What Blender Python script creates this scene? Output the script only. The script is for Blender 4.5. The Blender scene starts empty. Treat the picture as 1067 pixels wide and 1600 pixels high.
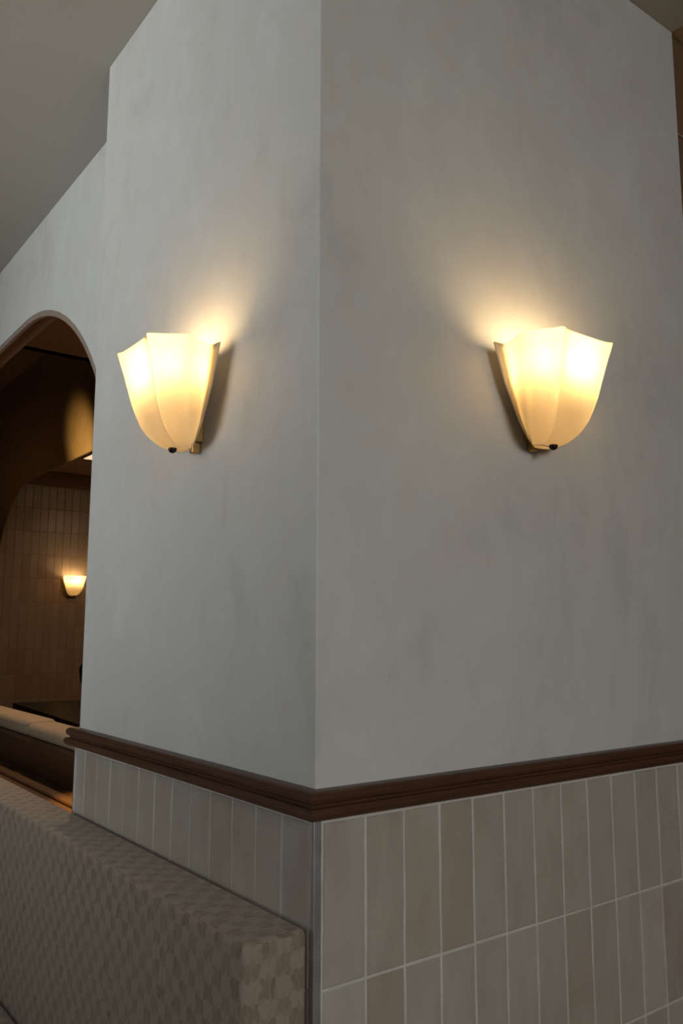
import bpy, bmesh, math, random
from mathutils import Vector, Matrix
random.seed(7)
SC = bpy.context.scene
COL = SC.collection

# ------------------------------------------------------------------ camera
F_PX, PITCH, ROLL, YAW = 1301.47, 0.143454, 0.002038, 0.642797
fw = Vector((math.cos(PITCH)*math.sin(YAW), math.cos(PITCH)*math.cos(YAW), math.sin(PITCH)))
rt = Vector((math.cos(YAW), -math.sin(YAW), 0.0))
up = rt.cross(fw)
r2 = rt*math.cos(ROLL) + up*math.sin(ROLL)
u2 = -rt*math.sin(ROLL) + up*math.cos(ROLL)
cd = bpy.data.cameras.new('camera')
cam = bpy.data.objects.new('camera', cd); COL.objects.link(cam)
cd.sensor_fit = 'VERTICAL'; cd.sensor_height = 36.0; cd.sensor_width = 24.0
cd.lens = F_PX/1600*36.0
cd.clip_start = 0.02
cam.matrix_world = Matrix(((r2.x, u2.x, -fw.x, -0.8060), (r2.y, u2.y, -fw.y, -1.1440),
                           (r2.z, u2.z, -fw.z, 1.4029), (0, 0, 0, 1)))
SC.camera = cam

# ------------------------------------------------------------------ world, exposure, window light
SC.view_settings.view_transform = 'Standard'; SC.view_settings.look = 'None'
SC.view_settings.exposure = 0.0; SC.view_settings.gamma = 1.0
SC.view_settings.use_curve_mapping = False
w = bpy.data.worlds.new('world'); SC.world = w; w.use_nodes = True
w.node_tree.nodes['Background'].inputs[0].default_value = (0.75, 0.85, 1.0, 1)
w.node_tree.nodes['Background'].inputs[1].default_value = 0.6

def area(name, loc, target, sx, sy, power, col, spread=180):
    l = bpy.data.lights.new(name, 'AREA'); l.shape = 'RECTANGLE'; l.size = sx; l.size_y = sy
    l.energy = power; l.color = col; l.spread = math.radians(spread)
    o = bpy.data.objects.new(name, l); COL.objects.link(o)
    o.location = loc
    o.rotation_euler = (Vector(target)-Vector(loc)).to_track_quat('-Z', 'Z').to_euler()
    return o
area('window_daylight_left', (-3.93, 1.35, 2.25), (0, 1.35, 3.72), 3.0, 1.3, 31, (0.94, 1.0, 1.0), 82)
area('window_daylight_rear', (-0.6, -4.43, 2.2), (-0.3, 0, 0.8), 1.5, 1.2, 41, (0.99, 1.0, 0.94), 140)

# ------------------------------------------------------------------ helpers
def new_obj(name, bm, mat, parent=None, smooth=False, bevel=0.0, seg=2):
    me = bpy.data.meshes.new(name)
    bmesh.ops.recalc_face_normals(bm, faces=bm.faces)
    bm.to_mesh(me); bm.free()
    me.materials.append(mat)
    if smooth:
        for p in me.polygons: p.use_smooth = True
    o = bpy.data.objects.new(name, me); COL.objects.link(o)
    if parent is not None: o.parent = parent
    if bevel > 0:
        m = o.modifiers.new('bevel', 'BEVEL'); m.width = bevel; m.segments = seg
        m.limit_method = 'ANGLE'; m.angle_limit = math.radians(35)
    return o
def struct(o): o['kind'] = 'structure'; return o
def tag(o, label, cat, group=None):
    o['label'] = label; o['category'] = cat
    if group: o['group'] = group
    return o
def thing(name, loc, rz, label, cat, group=None):
    e = bpy.data.objects.new(name, None); COL.objects.link(e); e.empty_display_size = 0.05
    e.location = loc; e.rotation_euler = (0, 0, rz)
    return tag(e, label, cat, group)
def add_box(bm, a, b):
    vs = [bm.verts.new((x, y, z)) for x in (a[0], b[0]) for y in (a[1], b[1]) for z in (a[2], b[2])]
    for f in ((0,1,3,2),(4,6,7,5),(0,4,5,1),(2,3,7,6),(0,2,6,4),(1,5,7,3)):
        bm.faces.new([vs[i] for i in f])
    return vs
def box(name, a, b, mat, parent=None, bevel=0.0, seg=2):
    bm = bmesh.new(); add_box(bm, a, b)
    return new_obj(name, bm, mat, parent, bevel=bevel, seg=seg)
def add_lathe(bm, prof, seg=24, c=(0, 0)):
    rings = []
    for r, z in prof:
        if r < 1e-6: rings.append([bm.verts.new((c[0], c[1], z))])
        else: rings.append([bm.verts.new((c[0]+r*math.cos(2*math.pi*i/seg), c[1]+r*math.sin(2*math.pi*i/seg), z)) for i in range(seg)])
    for A, B in zip(rings, rings[1:]):
        for i in range(seg):
            j = (i+1) % seg
            if len(A) == 1 and len(B) == 1: continue
            if len(A) == 1: bm.faces.new((A[0], B[i], B[j]))
            elif len(B) == 1: bm.faces.new((A[i], A[j], B[0]))
            else: bm.faces.new((A[i], A[j], B[j], B[i]))
def sweep(bm, path, prof):
    """profile (d outward, z) swept with mitres along a horizontal path, outward = left of travel"""
    n = len(path); rows = []
    for i, p in enumerate(path):
        p = Vector(p)
        d0 = (p-Vector(path[i-1])).normalized() if i > 0 else None
        d1 = (Vector(path[i+1])-p).normalized() if i < n-1 else None
        n0 = Vector((-d0.y, d0.x)) if d0 else None; n1 = Vector((-d1.y, d1.x)) if d1 else None
        if n0 is None: m = n1
        elif n1 is None: m = n0
        else:
            m = (n0+n1); m = m/(m.dot(n0))
        rows.append([bm.verts.new((p.x+m.x*d, p.y+m.y*d, z)) for d, z in prof])
    k = len(prof)
    for A, B in zip(rows, rows[1:]):
        for i in range(k):
            j = (i+1) % k
            bm.faces.new((A[i], A[j], B[j], B[i]))
    bm.faces.new(rows[0]); bm.faces.new(list(reversed(rows[-1])))

# ------------------------------------------------------------------ materials
class NT:
    def __init__(s, name):
        s.m = bpy.data.materials.new(name); s.m.use_nodes = True
        s.t = s.m.node_tree; s.b = s.t.nodes['Principled BSDF']; s.out = s.t.nodes['Material Output']
    def n(s, typ, **kw):
        nd = s.t.nodes.new(typ)
        for k, v in kw.items():
            if k.startswith('i_'):
                key = k[2:]; key = int(key) if key.isdigit() else key
                if hasattr(v, 'is_output'): s.t.links.new(v, nd.inputs[key])
                else: nd.inputs[key].default_value = v
            else: setattr(nd, k, v)
        return nd
    def l(s, a, b): s.t.links.new(a, b)
    def math(s, op, a, b=0.0, c=None):
        nd = s.t.nodes.new('ShaderNodeMath'); nd.operation = op
        for i, v in enumerate((a, b, c)):
            if v is None: continue
            if hasattr(v, 'is_output'): s.l(v, nd.inputs[i])
            else: nd.inputs[i].default_value = v
        return nd.outputs[0]
    def coords(s, scale=(1,1,1), kind='Object'):
        tc = s.n('ShaderNodeTexCoord'); mp = s.n('ShaderNodeMapping'); s.l(tc.outputs[kind], mp.inputs[0])
        mp.inputs['Scale'].default_value = scale; return mp.outputs[0]
    def noise(s, scale, detail=4, rough=.55, vec=None, dist=0.0):
        nd = s.n('ShaderNodeTexNoise'); nd.inputs['Scale'].default_value = scale
        nd.inputs['Detail'].default_value = detail; nd.inputs['Roughness'].default_value = rough
        nd.inputs['Distortion'].default_value = dist
        if vec is not None: s.l(vec, nd.inputs['Vector'])
        return nd.outputs['Fac']
    def ramp(s, fac, stops):
        r = s.n('ShaderNodeValToRGB'); s.l(fac, r.inputs[0]); e = r.color_ramp.elements
        e[0].position, e[0].color = stops[0][0], (*stops[0][1], 1)
        e[1].position, e[1].color = stops[-1][0], (*stops[-1][1], 1)
        for p, c in stops[1:-1]:
            x = e.new(p); x.color = (*c, 1)
        return r.outputs[0]
    def mix(s, fac, a, b, mode='MIX'):
        nd = s.n('ShaderNodeMix', data_type='RGBA', blend_type=mode)
        for i, v in ((0, fac), (6, a), (7, b)):
            if hasattr(v, 'is_output'): s.l(v, nd.inputs[i])
            elif isinstance(v, tuple): nd.inputs[i].default_value = (*v, 1)
            else: nd.inputs[i].default_value = v
        return nd.outputs[2]
    def bump(s, h, strength=.2, dist=.002):
        b = s.n('ShaderNodeBump'); b.inputs['Strength'].default_value = strength; b.inputs['Distance'].default_value = dist
        s.l(h, b.inputs['Height']); s.l(b.outputs[0], s.b.inputs['Normal'])
    def col(s, c):
        if hasattr(c, 'is_output'): s.l(c, s.b.inputs['Base Color'])
        else: s.b.inputs['Base Color'].default_value = (*c, 1)
    def set(s, **kw):
        for k, v in kw.items(): s.b.inputs[k.replace('_', ' ')].default_value = v
        return s.m

def mat_plaster(name, c, var=.07, rough=.62):
    s = NT(name)
    v = s.coords((1, 1, .45)); v2 = s.coords((1, 1, .8))
    a = s.noise(2.6, 5, .6, v, .8); b = s.noise(9, 5, .6, v2, 1.2); f = s.noise(60, 3, .6, v2)
    k = s.math('ADD', s.math('MULTIPLY', a, .6), s.math('MULTIPLY', b, .4))
    lo = tuple(x*(1-var*1.5) for x in c); hi = tuple(min(1, x*(1+var)) for x in c)
    warm = (c[0]*1.01, c[1]*.985, c[2]*.965)
    s.col(s.ramp(k, [(.36, lo), (.46, warm), (.52, c), (.64, hi)]))
    s.bump(s.math('ADD', s.math('MULTIPLY', b, .8), s.math('MULTIPLY', f, .15)), .12, .004)
    return s.set(Roughness=rough, Specular_IOR_Level=.3)
def mat_plain(name, c, rough=.5, metal=0.0, spec=.5, var=.1):
    s = NT(name); f = s.noise(35, 4, .6, s.coords())
    s.col(s.ramp(f, [(.3, tuple(x*(1-var) for x in c)), (.7, tuple(min(1, x*(1+var)) for x in c))]))
    return s.set(Roughness=rough, Metallic=metal, Specular_IOR_Level=spec)
def mat_wood(name, dark, light, axis='Y', rough=.35):
    s = NT(name)
    sc = {'Y': (14, .9, 14), 'X': (.9, 14, 14), 'Z': (14, 14, .9), 'XY': (1.2, 1.2, 30)}[axis]
    v = s.coords(sc); a = s.noise(3, 6, .65, v, .6); b = s.noise(14, 4, .6, v)
    k = s.math('ADD', s.math('MULTIPLY', a, .7), s.math('MULTIPLY', b, .3))
    s.col(s.ramp(k, [(.34, dark), (.66, light)])); s.bump(k, .08, .001)
    return s.set(Roughness=rough, Specular_IOR_Level=.45)
def mat_tile(name, stops, rough=.28):
    s = NT(name)
    g = s.n('ShaderNodeNewGeometry'); rnd = g.outputs['Random Per Island']
    v = s.coords((9, 9, 2.5)); a = s.noise(2.0, 5, .6, v, 1.0); b = s.noise(16, 4, .6, s.coords((1, 1, .5)))
    k = s.math('ADD', s.math('MULTIPLY', rnd, .62), s.math('MULTIPLY', a, .38))
    base = s.ramp(k, stops)
    s.col(s.mix(s.math('MULTIPLY', s.math('POWER', b, 2.0), .62), base, (.23, .155, .10)))
    s.bump(s.math('ADD', s.math('MULTIPLY', a, .7), s.math('MULTIPLY', b, .3)), .25, .003)
    return s.set(Roughness=rough, Specular_IOR_Level=.4)

PLASTER = mat_plaster('limewash_plaster', (.56, .555, .54))
CEIL = mat_plain('ceiling_paint', (.40, .38, .335), .8, spec=.2, var=.02)
CEIL_WARM = mat_plain('warm_ceiling', (.42, .30, .19), .7, spec=.2, var=.02)  # warmer tone than the main ceiling
FLOOR = mat_wood('floor_boards', (.10, .06, .035), (.19, .12, .07), 'X', .4)
TILE = mat_tile('handmade_tile', [(.18, (.385, .335, .28)), (.42, (.44, .40, .345)), (.6, (.41, .375, .325)), (.8, (.47, .445, .40))])
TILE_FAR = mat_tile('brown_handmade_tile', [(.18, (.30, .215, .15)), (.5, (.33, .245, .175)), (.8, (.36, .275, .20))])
GROUT = mat_plain('pale_grout', (.55, .535, .50), .85, spec=.1)
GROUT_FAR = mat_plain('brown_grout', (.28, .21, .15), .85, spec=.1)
WOOD = mat_wood('walnut_rail_wood', (.050, .021, .011), (.105, .045, .024), 'XY', .38)
WOOD_PANEL = mat_wood('booth_panel_wood', (.060, .030, .014), (.112, .056, .027), 'Y', .45)
METAL = mat_plain('brushed_metal_trim', (.38, .37, .36), .42, .6)
SHADE_PLASTER = mat_plaster('shaded_brown_limewash', (.24, .165, .105), .12, .6)  # brown limewash with the passage's darkness put into the colour
BROWNPAINT = mat_plaster('warm_brown_limewash', (.30, .20, .12), .08, .6)
REVEAL = mat_plain('taupe_arch_lining', (.27, .205, .165), .6, spec=.2)
BLACK = mat_plain('black_lacquer', (.012, .010, .009), .5, spec=.3)
BRONZE = mat_plain('dark_bronze', (.02, .014, .010), .3, .6)
BRASS = mat_plain('aged_brass', (.45, .27, .10), .4, .9)

def mat_glass():
    s = NT('frosted_amber_glass'); t = s.t
    v = s.coords((1, 1, .35)); n = s.noise(28, 4, .6, v, .8)
    ctr = s.ramp(n, [(.3, (.92, .75, .45)), (.7, (1.0, .84, .54))])
    tr = s.n('ShaderNodeBsdfTranslucent'); s.l(ctr, tr.inputs[0])
    df = s.n('ShaderNodeBsdfDiffuse'); df.inputs[0].default_value = (.80, .72, .58, 1)
    mx = s.n('ShaderNodeMixShader'); mx.inputs[0].default_value = .55
    s.l(df.outputs[0], mx.inputs[1]); s.l(tr.outputs[0], mx.inputs[2])
    gl = s.n('ShaderNodeBsdfGlossy'); gl.inputs['Roughness'].default_value = .18
    fr = s.n('ShaderNodeFresnel'); fr.inputs[0].default_value = 1.38
    m2 = s.n('ShaderNodeMixShader'); s.l(fr.outputs[0], m2.inputs[0])
    s.l(mx.outputs[0], m2.inputs[1]); s.l(gl.outputs[0], m2.inputs[2]); s.l(m2.outputs[0], s.out.inputs[0])
    t.nodes.remove(s.b); return s.m
GLASS = mat_glass()
def mat_clear():
    s = NT('clear_inner_glass')
    tr = s.n('ShaderNodeBsdfTransparent'); gl = s.n('ShaderNodeBsdfGlossy'); gl.inputs['Roughness'].default_value = .1
    m = s.n('ShaderNodeMixShader'); m.inputs[0].default_value = .04
    s.l(tr.outputs[0], m.inputs[1]); s.l(gl.outputs[0], m.inputs[2]); s.l(m.outputs[0], s.out.inputs[0])
    s.t.nodes.remove(s.b); return s.m
CLEAR = mat_clear()
ENAMEL = mat_plain('cream_enamel', (.75, .68, .55), .5)
def mat_emit(name, c, st):
    s = NT(name); e = s.n('ShaderNodeEmission'); e.inputs[0].default_value = (*c, 1); e.inputs[1].default_value = st
    s.l(e.outputs[0], s.out.inputs[0]); s.t.nodes.remove(s.b); return s.m
BULB = mat_emit('lit_bulb', (1, .70, .34), 104)
PANEL_LIT = mat_emit('lit_diffuser', (1, .68, .40), 1.05)

def mat_fabric(name, base, dark, light, pu, pv):
    s = NT(name)
    uv = s.n('ShaderNodeTexCoord').outputs['UV']
    sp = s.n('ShaderNodeSeparateXYZ'); s.l(uv, sp.inputs[0])
    wob = s.n('ShaderNodeTexNoise'); wob.inputs['Scale'].default_value = 42; wob.inputs['Detail'].default_value = 3
    s.l(uv, wob.inputs['Vector'])
    wc = s.n('ShaderNodeSeparateColor'); s.l(wob.outputs['Color'], wc.inputs[0])
    U = s.math('ADD', s.math('DIVIDE', sp.outputs[0], pu), s.math('MULTIPLY', s.math('SUBTRACT', wc.outputs[0], .5), .62))
    V = s.math('ADD', s.math('DIVIDE', sp.outputs[1], pv), s.math('MULTIPLY', s.math('SUBTRACT', wc.outputs[1], .5), 1.1))
    row = s.math('FLOOR', V)
    U2 = s.math('ADD', U, s.math('MULTIPLY', s.math('MODULO', s.math('ABSOLUTE', row), 2.0), .5))
    fu = s.math('SUBTRACT', s.math('FRACT', U2), .5); fv = s.math('SUBTRACT', s.math('FRACT', V), .5)
    # two petals side by side, rows half offset
    fa = s.math('SUBTRACT', s.math('ABSOLUTE', fu), .125)
    wd = s.math('ADD', .112, s.math('MULTIPLY', fv, .05))
    d = s.math('ADD', s.math('POWER', s.math('DIVIDE', s.math('ABSOLUTE', fa), wd), 2.2), s.math('POWER', s.math('DIVIDE', s.math('ABSOLUTE', fv), .50), 2.6))
    blob = s.math('LESS_THAN', d, 1.0)
    fb = s.math('SUBTRACT', s.math('ABSOLUTE', s.math('SUBTRACT', .5, s.math('ABSOLUTE', fu))), .125)
    d2 = s.math('ADD', s.math('POWER', s.math('DIVIDE', s.math('ABSOLUTE', fb), wd), 2.2), s.math('POWER', s.math('DIVIDE', s.math('ABSOLUTE', fv), .50), 2.6))
    ring = s.math('LESS_THAN', d2, 1.0)
    sc = s.n('ShaderNodeMapping'); s.l(uv, sc.inputs[0]); sc.inputs['Scale'].default_value = (620, 38, 1)
    hatch = s.noise(1.0, 2, .5, sc.outputs[0])
    hm = s.math('MULTIPLY', blob, s.math('ADD', .35, s.math('MULTIPLY', s.math('GREATER_THAN', hatch, .50), .65)))
    cell = s.n('ShaderNodeCombineXYZ'); s.l(s.math('FLOOR', s.math('MULTIPLY', U2, 4.0)), cell.inputs[0]); s.l(row, cell.inputs[1])
    wn = s.n('ShaderNodeTexWhiteNoise', noise_dimensions='2D'); s.l(cell.outputs[0], wn.inputs['Vector'])
    hm = s.math('MULTIPLY', hm, s.math('ADD', .35, s.math('MULTIPLY', wn.outputs['Value'], .75)))
    fl = s.n('ShaderNodeMapping'); s.l(uv, fl.inputs[0]); fl.inputs['Scale'].default_value = (260, 90, 1)
    fleck = s.math('MULTIPLY', s.math('GREATER_THAN', s.noise(1.0, 3, .6, fl.outputs[0]), .64), .55)
    hm = s.math('MAXIMUM', hm, fleck)
    weave = s.noise(900, 2, .5, uv)
    c = s.mix(s.math('MULTIPLY', s.math('ADD', weave, 0.0), .35), base, tuple(x*.72 for x in base))
    c = s.mix(s.math('MULTIPLY', hm, .85), c, dark)
    big = s.noise(6, 3, .5, uv)
    c = s.mix(s.math('MULTIPLY', ring, .36), c, light)
    c = s.mix(s.math('MULTIPLY', big, .25), c, tuple(x*.8 for x in base))
    s.col(c); s.bump(s.math('ADD', weave, s.math('MULTIPLY', hm, -.8)), .35, .0012)
    s.b.inputs['Sheen Weight'].default_value = .15
    return s.set(Roughness=.85, Specular_IOR_Level=.15)
FABRIC = mat_fabric('beige_jacquard', (.295, .235, .188), (.175, .122, .083), (.37, .31, .262), .056, .0285)
CREAM = mat_plain('beige_vinyl', (.35, .27, .195), .6, spec=.2)

# ------------------------------------------------------------------ the room
H = 3.0726
PX, PY = 1.207, 1.092        # pillar corner faces: right face y=0, left face x=0
XR = 0.137                   # recessed wall plane
# main room floor and ceiling
struct(box('floor', (-4.1, -4.6, -.1), (4.2, 8.9, 0), FLOOR))
struct(box('ceiling', (-4.1, -4.6, H), (PX, 3.82, H+.12), CEIL))
struct(box('ceiling_right', (PX, -4.6, H+.004), (4.2, 3.82, H+.12), CEIL_WARM))
bm = bmesh.new(); add_box(bm, (-4.1, 3.82, H), (XR, 8.9, H+.12)); struct(new_obj('ceiling_rear', bm, CEIL))
# outer walls with window openings
def wall_with_window(name, axis, pos, lo, hi, wlo, whi, zlo, zhi, th, mat):
    bm = bmesh.new()
    def b(a0, a1, z0, z1):
        if axis == 'x': add_box(bm, (pos, a0, z0), (pos+th, a1, z1))
        else: add_box(bm, (a0, pos, z0), (a1, pos+th, z1))
    b(lo, wlo, 0, H); b(whi, hi, 0, H); b(wlo, whi, 0, zlo); b(wlo, whi, zhi, H)
    return struct(new_obj(name, bm, mat))
wall_with_window('wall_left', 'x', -4.1, -4.6, 8.9, -.25, 2.95, 1.55, 2.95, .12, PLASTER)
wall_with_window('wall_back', 'y', -4.6, -3.98, 4.2, -1.4, .2, 1.55, 2.85, .12, PLASTER)
struct(box('wall_right', (4.08, -4.48, 0), (4.2, .02, H), BROWNPAINT))
struct(box('wall_left_end', (-3.98, 8.78, 0), (XR, 8.9, H), PLASTER))
WF = mat_plain('white_window_frame', (.7, .7, .68), .5)
PANE = NT('window_glass'); PANE.set(Roughness=.02, Transmission_Weight=1.0, IOR=1.45)
def window(name, axis, pos, lo, hi, z0, z1):
    bm = bmesh.new()
    def b(a0, a1, c0, c1, t=.03):
        if axis == 'x': add_box(bm, (pos-t, a0, c0), (pos+t, a1, c1))
        else: add_box(bm, (a0, pos-t, c0), (a1, pos+t, c1))
    b(lo, lo+.06, z0, z1); b(hi-.06, hi, z0, z1); b(lo+.06, hi-.06, z0, z0+.06); b(lo+.06, hi-.06, z1-.06, z1)
    m = (lo+hi)/2; b(m-.02, m+.02, z0+.06, z1-.06)
    o = struct(new_obj(name, bm, WF))
    bm = bmesh.new(); b(lo+.06, hi-.06, z0+.06, z1-.06, .004)
    new_obj('window_pane', bm, PANE.m, o)
window('window_1', 'x', -4.06, -.25, 2.95, 1.55, 2.95)
window('window_2', 'y', -4.56, -1.4, .2, 1.55, 2.85)

# the plaster pillar
struct(box('wall_pillar', (0, 0, 0), (PX, PY, H), PLASTER, bevel=.003, seg=2))
# brown wall right of the pillar, almost flush
struct(box('wall_beyond_pillar', (PX, .014, 0), (4.08, .12, H+.002), mat_plaster('deep_brown_limewash', (.17, .10, .06), .08, .6)))
struct(box('trim_1', (PX, .008, 2.772), (4.08, .014, 2.778), mat_plain('pale_rail', (.32, .26, .20)), bevel=.002))

# recessed wall with the wide arch (opening y 1.235..4.5, top 2.693, radius 1.115)
def arch_wall(name, x0, x1, y0, y1, zt, oy0, oy1, top, R, mat, drop=0.0, sill=0.0):
    """wall slab between x0 and x1 with a flat-topped opening whose shoulders are arcs"""
    n = 28
    pts = [(oy0+drop, sill)]
    a_end = math.pi
    for i in range(n+1):
        a = math.pi - (math.pi/2)*i/n
        pts.append((oy0+R+(R-drop)*math.cos(a), top-R+(R-drop)*math.sin(a)))
    for i in range(n+1):
        a = math.pi/2 - (math.pi/2)*i/n
        pts.append((oy1-R+(R-drop)*math.cos(a), top-R+(R-drop)*math.sin(a)))
    pts.append((oy1-drop, sill))
    return pts
def slab(name, x0, x1, y0, y1, z1, pts, mat):
    bm = bmesh.new()
    fr = []
    for x in (x0, x1):
        inner = [bm.verts.new((x, y, z)) for y, z in pts]
        outer = []
        n = len(pts)
        for i, (y, z) in enumerate(pts):
            if i == 0: outer.append(bm.verts.new((x, y0, z)))
            elif i == n-1: outer.append(bm.verts.new((x, y1, z)))
            elif i < n*.25: outer.append(bm.verts.new((x, y0, z)))
            elif i > n*.75: outer.append(bm.verts.new((x, y1, z)))
            else: outer.append(bm.verts.new((x, y, z1)))
        # corner verts
        ia = max(i for i in range(n) if i < n*.25); ib = min(i for i in range(n) if i > n*.75)
        ca = bm.verts.new((x, y0, z1)); cb = bm.verts.new((x, y1, z1))
        for i in range(n-1):
            if i == ia: bm.faces.new((inner[i], inner[i+1], outer[i+1], ca, outer[i]))
            elif i+1 == ib: bm.faces.new((inner[i], inner[i+1], outer[i+1], cb, outer[i]))
            else: bm.faces.new((inner[i], inner[i+1], outer[i+1], outer[i]))
        fr.append((inner, outer, ca, cb, ia, ib))
    A, B = fr
    for i in range(len(pts)-1):
        bm.faces.new((A[0][i], A[0][i+1], B[0][i+1], B[0][i]))
    loopA = A[1][:A[4]+1]+[A[2]]+A[1][A[4]+1:A[5]]+[A[3]]+A[1][A[5]:]
    loopB = B[1][:B[4]+1]+[B[2]]+B[1][B[4]+1:B[5]]+[B[3]]+B[1][B[5]:]
    for i in range(len(loopA)-1):
        bm.faces.new((loopA[i], loopA[i+1], loopB[i+1], loopB[i]))
    bm.faces.new((A[0][0], A[1][0], B[1][0], B[0][0])); bm.faces.new((A[0][-1], A[1][-1], B[1][-1], B[0][-1]))
    return struct(new_obj(name, bm, mat))
SILL = .0
p1 = arch_wall('', 0, 0, 0, 0, 0, 1.235, 4.6, 2.693, 1.115, None, 0, SILL)
slab('wall_arch', XR, XR+.018, PY, 8.78, H, p1, PLASTER)
# taupe lining inside the arch
p1b = arch_wall('', 0, 0, 0, 0, 0, 1.235, 4.6, 2.693, 1.115, None, .022, SILL)
bm = bmesh.new(); rows = []
for (y, z), (yb, zb) in zip(p1, p1b):
    rows.append([bm.verts.new((XR+.002, y, z)), bm.verts.new((XR+.002, yb, zb)), bm.verts.new((XR+.016, yb, zb)), bm.verts.new((XR+.016, y, z))])
for A, B in zip(rows, rows[1:]):
    for i in range(4): bm.faces.new((A[i], A[(i+1) % 4], B[(i+1) % 4], B[i]))
bm.faces.new(rows[0]); bm.faces.new(rows[-1])
struct(new_obj('trim_2', bm, REVEAL))
# dark inner skin of the arch wall
slab('wall_arch_inner', XR+.018, XR+.09, PY, 8.78, H+.7, p1, SHADE_PLASTER)

# second arch wall, deeper in
X2 = 1.266
p2 = arch_wall('', 0, 0, 0, 0, 0, 3.2, 7.02, 2.693, .92, None, 0, 0)
slab('wall_second_arch', X2, X2+.012, PY+.05, 7.79, 3.80, p2, SHADE_PLASTER)
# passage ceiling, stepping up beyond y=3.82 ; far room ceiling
struct(box('ceiling_passage', (XR+.09, 3.72, H), (X2, 3.82, 3.80), SHADE_PLASTER))
struct(box('ceiling_passage_high', (XR+.05, 3.72, 3.75), (X2+.12, 7.95, 3.85), SHADE_PLASTER))
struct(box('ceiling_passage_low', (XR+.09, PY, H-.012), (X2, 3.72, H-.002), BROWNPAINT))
struct(box('ceiling_far_room', (X2+.12, 3.0, 3.12), (4.08, 7.95, 3.24), BROWNPAINT))
struct(box('wall_far', (XR+.05, 7.80, 0), (4.08, 7.95, 3.80), BROWNPAINT))
struct(box('wall_far_right', (4.08, .02, 0), (4.2, 7.95, 3.3), BROWNPAINT))
struct(box('wall_far_near_side', (X2+.12, 2.9, 0), (4.08, 3.0, 3.24), BROWNPAINT))

# ------------------------------------------------------------------ tiles
def tile_mesh(bm, origin, du, dn, u0, u1, z0, z1, th):
    """one hand-made tile: slightly wavy outline, pillowed edge. du along wall, dn outward"""
    j = lambda s=.0009: random.uniform(-s, s)
    def P(u, z, n): return Vector(origin)+Vector(du)*u+Vector(dn)*n+Vector((0, 0, z))
    nz = 5
    L = [(u0+j(), z0+(z1-z0)*i/nz) for i in range(nz+1)]
    R = [(u1+j(), z0+(z1-z0)*i/nz) for i in range(nz+1)]
    jb, jt = j(.0006), j(.0006)
    out = [(L[i][0], L[i][1]+(jb if i == 0 else jt if i == nz else 0)) for i in range(nz+1)] + \
          [(R[i][0], R[i][1]+(jb if i == 0 else jt if i == nz else 0)) for i in range(nz, -1, -1)]
    tilt = random.uniform(-.0006, .0006); cu = (u0+u1)/2; cz = (z0+z1)/2
    b = .0022
    def inset(u, z): return (u+(b if u < cu else -b), z+(b if z < z0+.004 else -b if z > z1-.004 else 0))
    r0 = [bm.verts.new(P(u, z, 0)) for u, z in out]
    r1 = [bm.verts.new(P(u, z, th-.0016)) for u, z in out]
    r2_ = []
    for u, z in out:
        a, c = inset(u, z); r2_.append(bm.verts.new(P(a, c, th+tilt*((a-cu)/(u1-u0)*2)+random.uniform(-.0001, .0001))))
    m = len(out)
    for A, B in ((r0, r1), (r1, r2_)):
        for i in range(m): bm.faces.new((A[i], A[(i+1) % m], B[(i+1) % m], B[i]))
    h = m//2
    for i in range(h-1): bm.faces.new((r2_[i], r2_[i+1], r2_[m-2-i], r2_[m-1-i]))
TH = .008; G = .0018
ZT = [1.100, .846, .598, .350, .102]
def tiled(name, origin, du, dn, ulist, zlist, th, mtile, mgrout, uend=None):
    bm = bmesh.new()
    for a, b in zip(ulist, ulist[1:]):
        for t, c in zip(zlist, zlist[1:]):
            tile_mesh(bm, origin, du, dn, a+G, b-G, c+G, t-G, th)
    o = new_obj(name, bm, mtile)
    for p in o.data.polygons: p.use_smooth = False
    return struct(o)
ur = [.0085]+[.0975+.0842*i for i in range(14)]; ur = [u for u in ur if u < PX]+[PX]
ul = [.004]+[.0890+.0843*i for i in range(12)]+[PY-.012]
tiled('wall_pillar_right_tiles', (0, 0, 0), (1, 0, 0), (0, -1, 0), ur, ZT, TH, TILE, GROUT)
tiled('wall_pillar_left_tiles', (0, 0, 0), (0, 1, 0), (-1, 0, 0), ul, ZT, TH, TILE, GROUT)
bm = bmesh.new()
add_box(bm, (.001, -.0066, 0), (PX, 0, 1.103)); add_box(bm, (-.0066, .001, 0), (0, PY, 1.103))
struct(new_obj('wall_pillar_grout', bm, GROUT))
# metal edge profiles on the tile corners
bm = bmesh.new()
add_box(bm, (-.0085, -.0085, 0), (.004, -.0003, 1.103)); add_box(bm, (-.0085, -.0003, 0), (-.0003, .0022, 1.103))
struct(new_obj('trim_3', bm, METAL, bevel=.0012))
bm = bmesh.new(); add_box(bm, (.0045, -.0098, 0), (.0062, -.0002, 1.103)); add_box(bm, (-.0095, PY-.0115, 0), (0, PY-.0095, 1.103))
add_box(bm, (-.0095, PY-.003, 0), (0, PY-.0005, 1.103))
struct(new_obj('trim_4', bm, mat_plain('bright_metal_lip', (.75, .75, .74), .35, .5), bevel=.0006))
# pillar return face under the rail: dark wood
struct(box('trim_5', (-.006, PY, 0), (XR, PY+.012, 1.108), WOOD_PANEL))

# far tiled wall
fx = [1.30+.0842*i for i in range(31)]; fz = [2.95-.248*i for i in range(12)]
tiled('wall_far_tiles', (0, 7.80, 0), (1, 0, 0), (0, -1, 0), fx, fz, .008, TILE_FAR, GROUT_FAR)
struct(box('wall_far_grout', (1.28, 7.7945, .2), (4.08, 7.7998, 2.95), GROUT_FAR))

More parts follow.
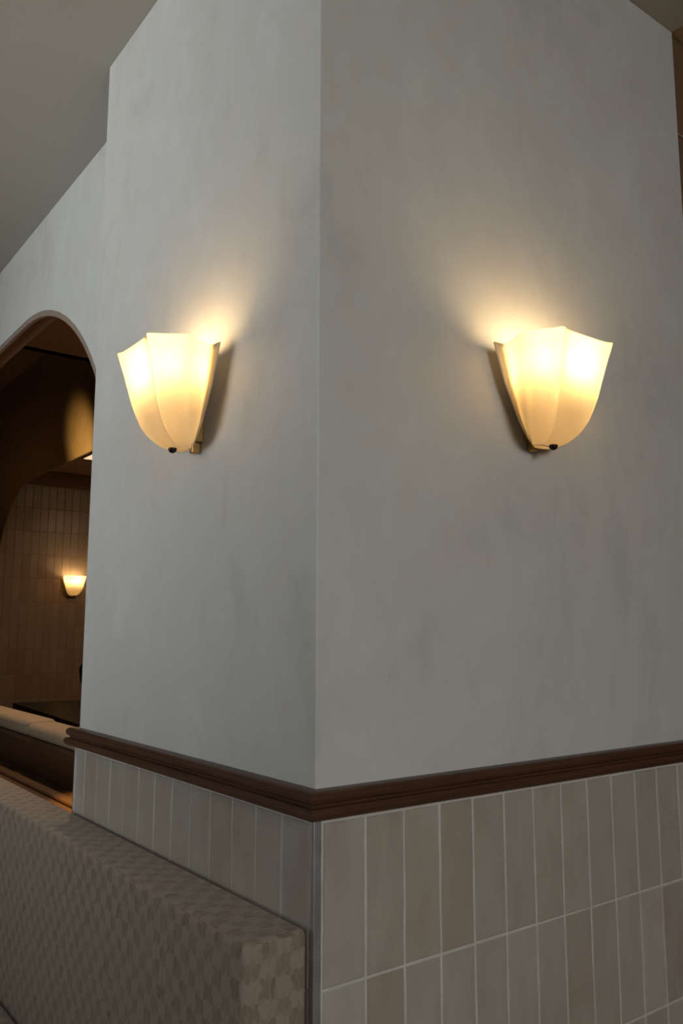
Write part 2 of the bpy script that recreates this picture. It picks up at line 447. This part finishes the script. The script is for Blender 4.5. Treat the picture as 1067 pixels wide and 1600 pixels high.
# ------------------------------------------------------------------ wooden chair rail
prof = [(0, 1.1515), (.012, 1.1515)]
for i in range(9):          # upper round bead
    a = math.radians(80-160*i/8); prof.append((.0165+.0105*math.cos(a), 1.1405+.0108*math.sin(a)))
prof += [(.0185, 1.1285), (.0185, 1.1262), (.027, 1.1252)]
for i in range(5):          # lower bead
    a = math.radians(60-120*i/4); prof.append((.0245+.0065*math.cos(a), 1.1165+.0085*math.sin(a)))
prof += [(.026, 1.1075), (0, 1.1075)]
bm = bmesh.new()
sweep(bm, [(XR, PY), (0, PY), (0, 0), (PX, 0)][::-1], [(d, z) for d, z in prof])
struct(new_obj('trim_6', bm, WOOD))

# ------------------------------------------------------------------ wall sconces
BODY = [(1.992, 1.0), (1.97, .955), (1.943, .90), (1.91, .842), (1.88, .79), (1.855, .73), (1.834, .67), (1.818, .60), (1.807, .535), (1.798, .46), (1.792, .40), (1.7875, .34), (1.7855, .29)]
def interp(tab, z):
    for (a, b), (c, d) in zip(tab, tab[1:]):
        if c <= z <= a: return d+(b-d)*(z-c)/(a-c)
    return tab[0][1] if z > tab[0][0] else tab[-1][1]
WING = [(1.986, 1.0), (1.94, .87), (1.90, .765), (1.876, .66), (1.83, .48), (1.80, .30), (1.785, .15), (1.78, .08)]
HALF = [(.1335, .0285, 1.0), (.131, .031, 1.0), (.120, .031, .95), (.109, .0315, .85), (.1045, .036, .7), (.1075, .052, .45), (.1145, .072, .2), (.1205, .088, .05), (.123, .0965, 0),
        (.114, .1095, 0), (.1035, .1240, 0), (.094, .1375, 0), (.0865, .1500, 0), (.0822, .1590, 0),
        (.0765, .1625, 0), (.0700, .1600, 0), (.060, .1565, 0), (.040, .1555, 0), (.020, .1555, 0)]
PROF = [(-u, o, k) for u, o, k in HALF]+[(0, .1555, 0)]+[(u, o, k) for u, o, k in reversed(HALF)]
Z0 = 1.783
OFFS = -1
def shade_mesh():
    bm = bmesh.new(); rings = []
    for z, t in BODY:
        row = []
        for u, o, k in PROF:
            bu, bo = u*t, .02+(o-.02)*t
            wz = z-.005*k*(1 if z > 1.9 else .5)
            wu = (1 if u > 0 else -1)*.13*interp(WING, wz) if u else 0
            # wings follow their own taper and stay at one distance from the wall
            fu = abs(u)/.13
            # k = how much the point belongs to the wing
            au = bu*(1-k)+wu*fu*k; ao = bo*(1-k)+min(.031+(o-.031)*t, .02+.060*t)*k
            row.append(bm.verts.new((au, -ao, wz-Z0)))
        rings.append(row)
    for A, B in zip(rings, rings[1:]):
        for i in range(len(A)-1): bm.faces.new((A[i], A[i+1], B[i+1], B[i]))
    bm.faces.new(rings[-1])
    return bm
def make_sconce(loc, rz, label, group):
    t = thing('wall_sconce', loc, rz, label, 'wall lamp', group)
    sh = new_obj('glass_shade', shade_mesh(), GLASS, t, smooth=True); sh.data.materials.append(CLEAR)
    m = sh.modifiers.new('thickness', 'SOLIDIFY'); m.thickness = .0038; m.offset = OFFS; m.material_offset = 1; m.material_offset_rim = 0
    bm = bmesh.new(); add_box(bm, (-.018, -.0275, .02), (.018, 0, .13)); add_box(bm, (-.045, -.078, .112), (.045, -.062, .120)); add_box(bm, (-.008, -.064, .110), (.008, -.030, .118))
    add_box(bm, (-.008, -.022, -.003), (.006, -.001, .022))
    new_obj('wall_bracket', bm, BRASS, t, bevel=.003)
    bm = bmesh.new(); fr = []
    for o in (.0275, .0300):
        fr.append([[bm.verts.new((sg*.114*interp(WING, z), -o, z-Z0)) for sg in (-1, 1)] for z in (1.978, 1.95, 1.92, 1.89, 1.86, 1.83, 1.80, 1.79)])
    A, B = fr
    for i in range(7):
        bm.faces.new((A[i][0], A[i][1], A[i+1][1], A[i+1][0])); bm.faces.new((B[i][0], B[i][1], B[i+1][1], B[i+1][0]))
        for q in (0, 1): bm.faces.new((A[i][q], A[i+1][q], B[i+1][q], B[i][q]))
    for e in (0, 7): bm.faces.new((A[e][0], A[e][1], B[e][1], B[e][0]))
    new_obj('back_pan', bm, ENAMEL, t)
    for sx in (-.025, .025):
        bm = bmesh.new(); add_lathe(bm, [(0, .118), (.012, .118), (.017, .124), (.0225, .142), (.0205, .142), (.0115, .128), (0, .128)], 24, (sx, -.070))
        h = new_obj('lamp_holder', bm, BRASS, t, smooth=True)
        bm = bmesh.new(); add_lathe(bm, [(0, .193), (.006, .191), (.011, .186), (.0135, .176), (.0125, .160), (.009, .142), (.008, .129), (0, .129)], 16, (sx, -.070))
        new_obj('bulb', bm, BULB, h, smooth=True)
    bm = bmesh.new(); add_lathe(bm, [(0, .0025), (.0085, .0020), (.0092, 0), (.0085, -.0035), (.0062, -.0068), (.003, -.0085), (0, -.009)], 24, (0, -.0635))
    f = new_obj('finial', bm, BRONZE, t, smooth=True); f['label'] = 'small black domed finial'
    return t
make_sconce((.547, 0, Z0), 0, 'lit frosted glass sconce on the wide right face of the plaster pillar', 'fan shaped glass sconces')
make_sconce((0, .44, Z0), -math.pi/2, 'lit frosted glass sconce on the narrower left face of the plaster pillar', 'fan shaped glass sconces')
make_sconce((2.262, 7.791, Z0), 0, 'small distant glowing sconce on the brown tiled wall seen through the arch', 'fan shaped glass sconces')

make_sconce((XR+.0905, 6.1, Z0), math.pi/2, 'added unseen glass sconce on the inner arch wall, brightening the passage', 'fan shaped glass sconces')  # added out of view to warm the dark passage wall

# ------------------------------------------------------------------ foreground banquette
def uv_box(o, scale=1.0):
    me = o.data; uvl = me.uv_layers.new(name='UVMap')
    for p in me.polygons:
        n = p.normal
        for li in p.loop_indices:
            v = me.vertices[me.loops[li].vertex_index].co
            if abs(n.y) > max(abs(n.x), abs(n.z)): uv = (-v.x, v.z)
            elif abs(n.z) >= abs(n.x): uv = (v.y, v.z+(v.x+.127)*(1 if v.x > -.13 else -1))
            else: uv = (v.y, v.z)
            uvl.data[li].uv = (uv[0]*scale, uv[1]*scale)
def cushion(name, a, b, mat, parent, r, sub=.02, puff=0.0):
    bm = bmesh.new(); add_box(bm, a, b)
    bmesh.ops.recalc_face_normals(bm, faces=bm.faces)
    bmesh.ops.bevel(bm, geom=list(bm.edges), offset=r, segments=5, profile=.5, affect='EDGES')
    o = new_obj(name, bm, mat, parent, smooth=True)
    return o
bq = thing('banquette', (-.07, 1.4, 0), 0, 'beige patterned upholstered banquette standing against the tiled pillar in the foreground', 'bench')
def local(o, root):
    o.data.transform(Matrix.Translation(-Vector(root.location)))
b0 = cushion('backrest', (-.127, .002, .40), (-.011, 3.9, .9405), FABRIC, bq, .014); uv_box(b0); local(b0, bq)
b1 = cushion('seat', (-.62, .002, .36), (-.129, 3.9, .47), FABRIC, bq, .02); uv_box(b1); local(b1, bq)
b2 = box('base', (-.58, .01, 0), (-.02, 3.88, .36), WOOD_PANEL, bq); local(b2, bq)
# piping at the end of the backrest
# ------------------------------------------------------------------ things behind the arch
# low wooden sill wall in the opening
struct(box('trim_7', (XR-.0, PY+.013, 0), (.249, 4.55, .797), WOOD_PANEL, bevel=.006))
struct(box('trim_8', (.25, PY+.10, .70), (.344, 4.55, .806), WOOD_PANEL, bevel=.008, seg=3))
bb = thing('booth_bench', (.42, 2.4, 0), 0, 'wooden panelled booth bench with beige padded top, seen beyond the arch', 'bench')
for nm, a, b, m, bv in (('back_panel', (.345, 1.3, 0), (.375, 4.5, .93), WOOD_PANEL, .003), ('cap_rail', (.335, 1.3, .925), (.385, 4.5, .95), WOOD_PANEL, .006)):
    o = box(nm, a, b, m, bb, bevel=bv); local(o, bb)
for y0, y1, zt in ((1.3, 2.66, 1.010), (2.665, 4.48, 1.018)):
    o = cushion('padded_top', (.33, y0, .95), (.47, y1, zt), CREAM, bb, .028); local(o, bb)
o = cushion('seat', (.48, 1.32, .36), (.95, 4.48, .47), CREAM, bb, .02); local(o, bb)
o = box('base', (.385, 1.33, 0), (.93, 4.47, .36), WOOD_PANEL, bb); local(o, bb)

# black table in the far opening (slightly skewed), with an urn on it
tb = thing('side_table', (1.72, 5.85, 0), math.radians(-3.6), 'long black table beyond the booth bench, seen through the arch', 'table')
bm = bmesh.new(); add_box(bm, (-.33, -1.05, .70), (.37, 1.0, .76)); new_obj('tabletop', bm, BLACK, tb, bevel=.004)
for x, y in ((-.27, -.9), (-.27, .55), (.31, -.9), (.31, .55)):
    bm = bmesh.new(); add_box(bm, (x-.035, y-.035, 0), (x+.035, y+.035, .725)); new_obj('leg', bm, BLACK, tb, bevel=.003)
ur_ = thing('vase', (1.95, 6.4, .76), 0, 'tall black urn vase standing on the far black table, half hidden by the pillar', 'vase')
bm = bmesh.new()
add_lathe(bm, [(0, 0), (.045, 0), (.045, .008), (.016, .02), (.018, .09), (.030, .14), (.048, .21), (.060, .29), (.058, .325), (.040, .355), (.026, .37), (.024, .395), (.030, .41), (.026, .412), (.020, .38), (0, .37)], 32)
new_obj('vase_body', bm, BLACK, ur_, smooth=True)

# lit ceiling panel in the far room
cl = thing('ceiling_light', (2.45, 6.4, 3.12), 0, 'pale lit ceiling panel glimpsed through the far arch', 'ceiling light')
bm = bmesh.new(); add_box(bm, (-.45, -.56, -.012), (.75, .5, 0)); new_obj('light_frame', bm, BROWNPAINT, cl)
bm = bmesh.new(); add_box(bm, (-.44, -.55, -.016), (.74, .49, -.012)); new_obj('diffuser', bm, PANEL_LIT, cl)

# recessed downlights, out of view: one for the sill glow, the rest added as fill
def downlight(x, y, z, tx, ty, tz, power, ang, label, blend=.6, col=(1, .58, .22)):
    t = thing('downlight', (x, y, z), 0, label, 'ceiling light')
    bm = bmesh.new(); add_lathe(bm, [(.045, 0), (.045, -.006), (.034, -.006), (.034, .0), (.045, 0)], 24)
    new_obj('trim_ring', bm, BRONZE, t, smooth=True)
    l = bpy.data.lights.new('downlight_beam', 'SPOT'); l.energy = power; l.color = col; l.spot_size = math.radians(ang); l.spot_blend = blend
    l.shadow_soft_size = .03
    o = bpy.data.objects.new('downlight_beam', l); COL.objects.link(o)
    o.location = (x, y, z-.02); o.rotation_euler = (Vector((tx, ty, tz))-Vector((x, y, z-.02))).to_track_quat('-Z', 'Z').to_euler()
downlight(.27, 1.80, H-.012, .42, 1.72, .8, 480, 20, 'small recessed downlight over the booth bench behind the pillar', .6, (1, .54, .12))
ut = thing('uplight', (XR+.09, 4.0, 1.9), 0, 'small bronze uplight on the dark inner face of the arch wall', 'wall lamp')
bm = bmesh.new(); add_box(bm, (0, -.03, -.06), (.012, .03, .06)); new_obj('wall_bracket', bm, BRONZE, ut, bevel=.003)
bm = bmesh.new(); add_lathe(bm, [(0, -.05), (.03, -.05), (.03, .03), (.026, .03), (.026, -.03), (0, -.03)], 24, (.05, 0)); new_obj('lamp_can', bm, BRONZE, ut, smooth=True)
bm = bmesh.new(); add_box(bm, (.012, -.008, -.02), (.022, .008, 0)); new_obj('arm', bm, BRONZE, ut)
l = bpy.data.lights.new('uplight_beam', 'SPOT'); l.energy = 250; l.color = (1, .66, .20); l.spot_size = math.radians(23); l.spot_blend = 1.0; l.shadow_soft_size = .05
o = bpy.data.objects.new('uplight_beam', l); COL.objects.link(o); o.location = (XR+.16, 4.0, 1.96)
o.rotation_euler = (Vector((1.27, 4.80, 2.76))-o.location).to_track_quat('-Z', 'Z').to_euler()
downlight(.75, 3.0, H-.012, .8, 3.0, 0, 100, 115, 'added unseen downlight in the low passage ceiling, fill for the passage', .6, (1, .70, .42))  # added out of view; its bounce fills the dark passage
downlight(2.9, 5.2, 3.12, 2.7, 6.6, 0, 45, 120, 'added unseen downlight in the far tiled room, brightening its tiles', .6, (1, .70, .45))  # added out of view to brighten the far tiled wall
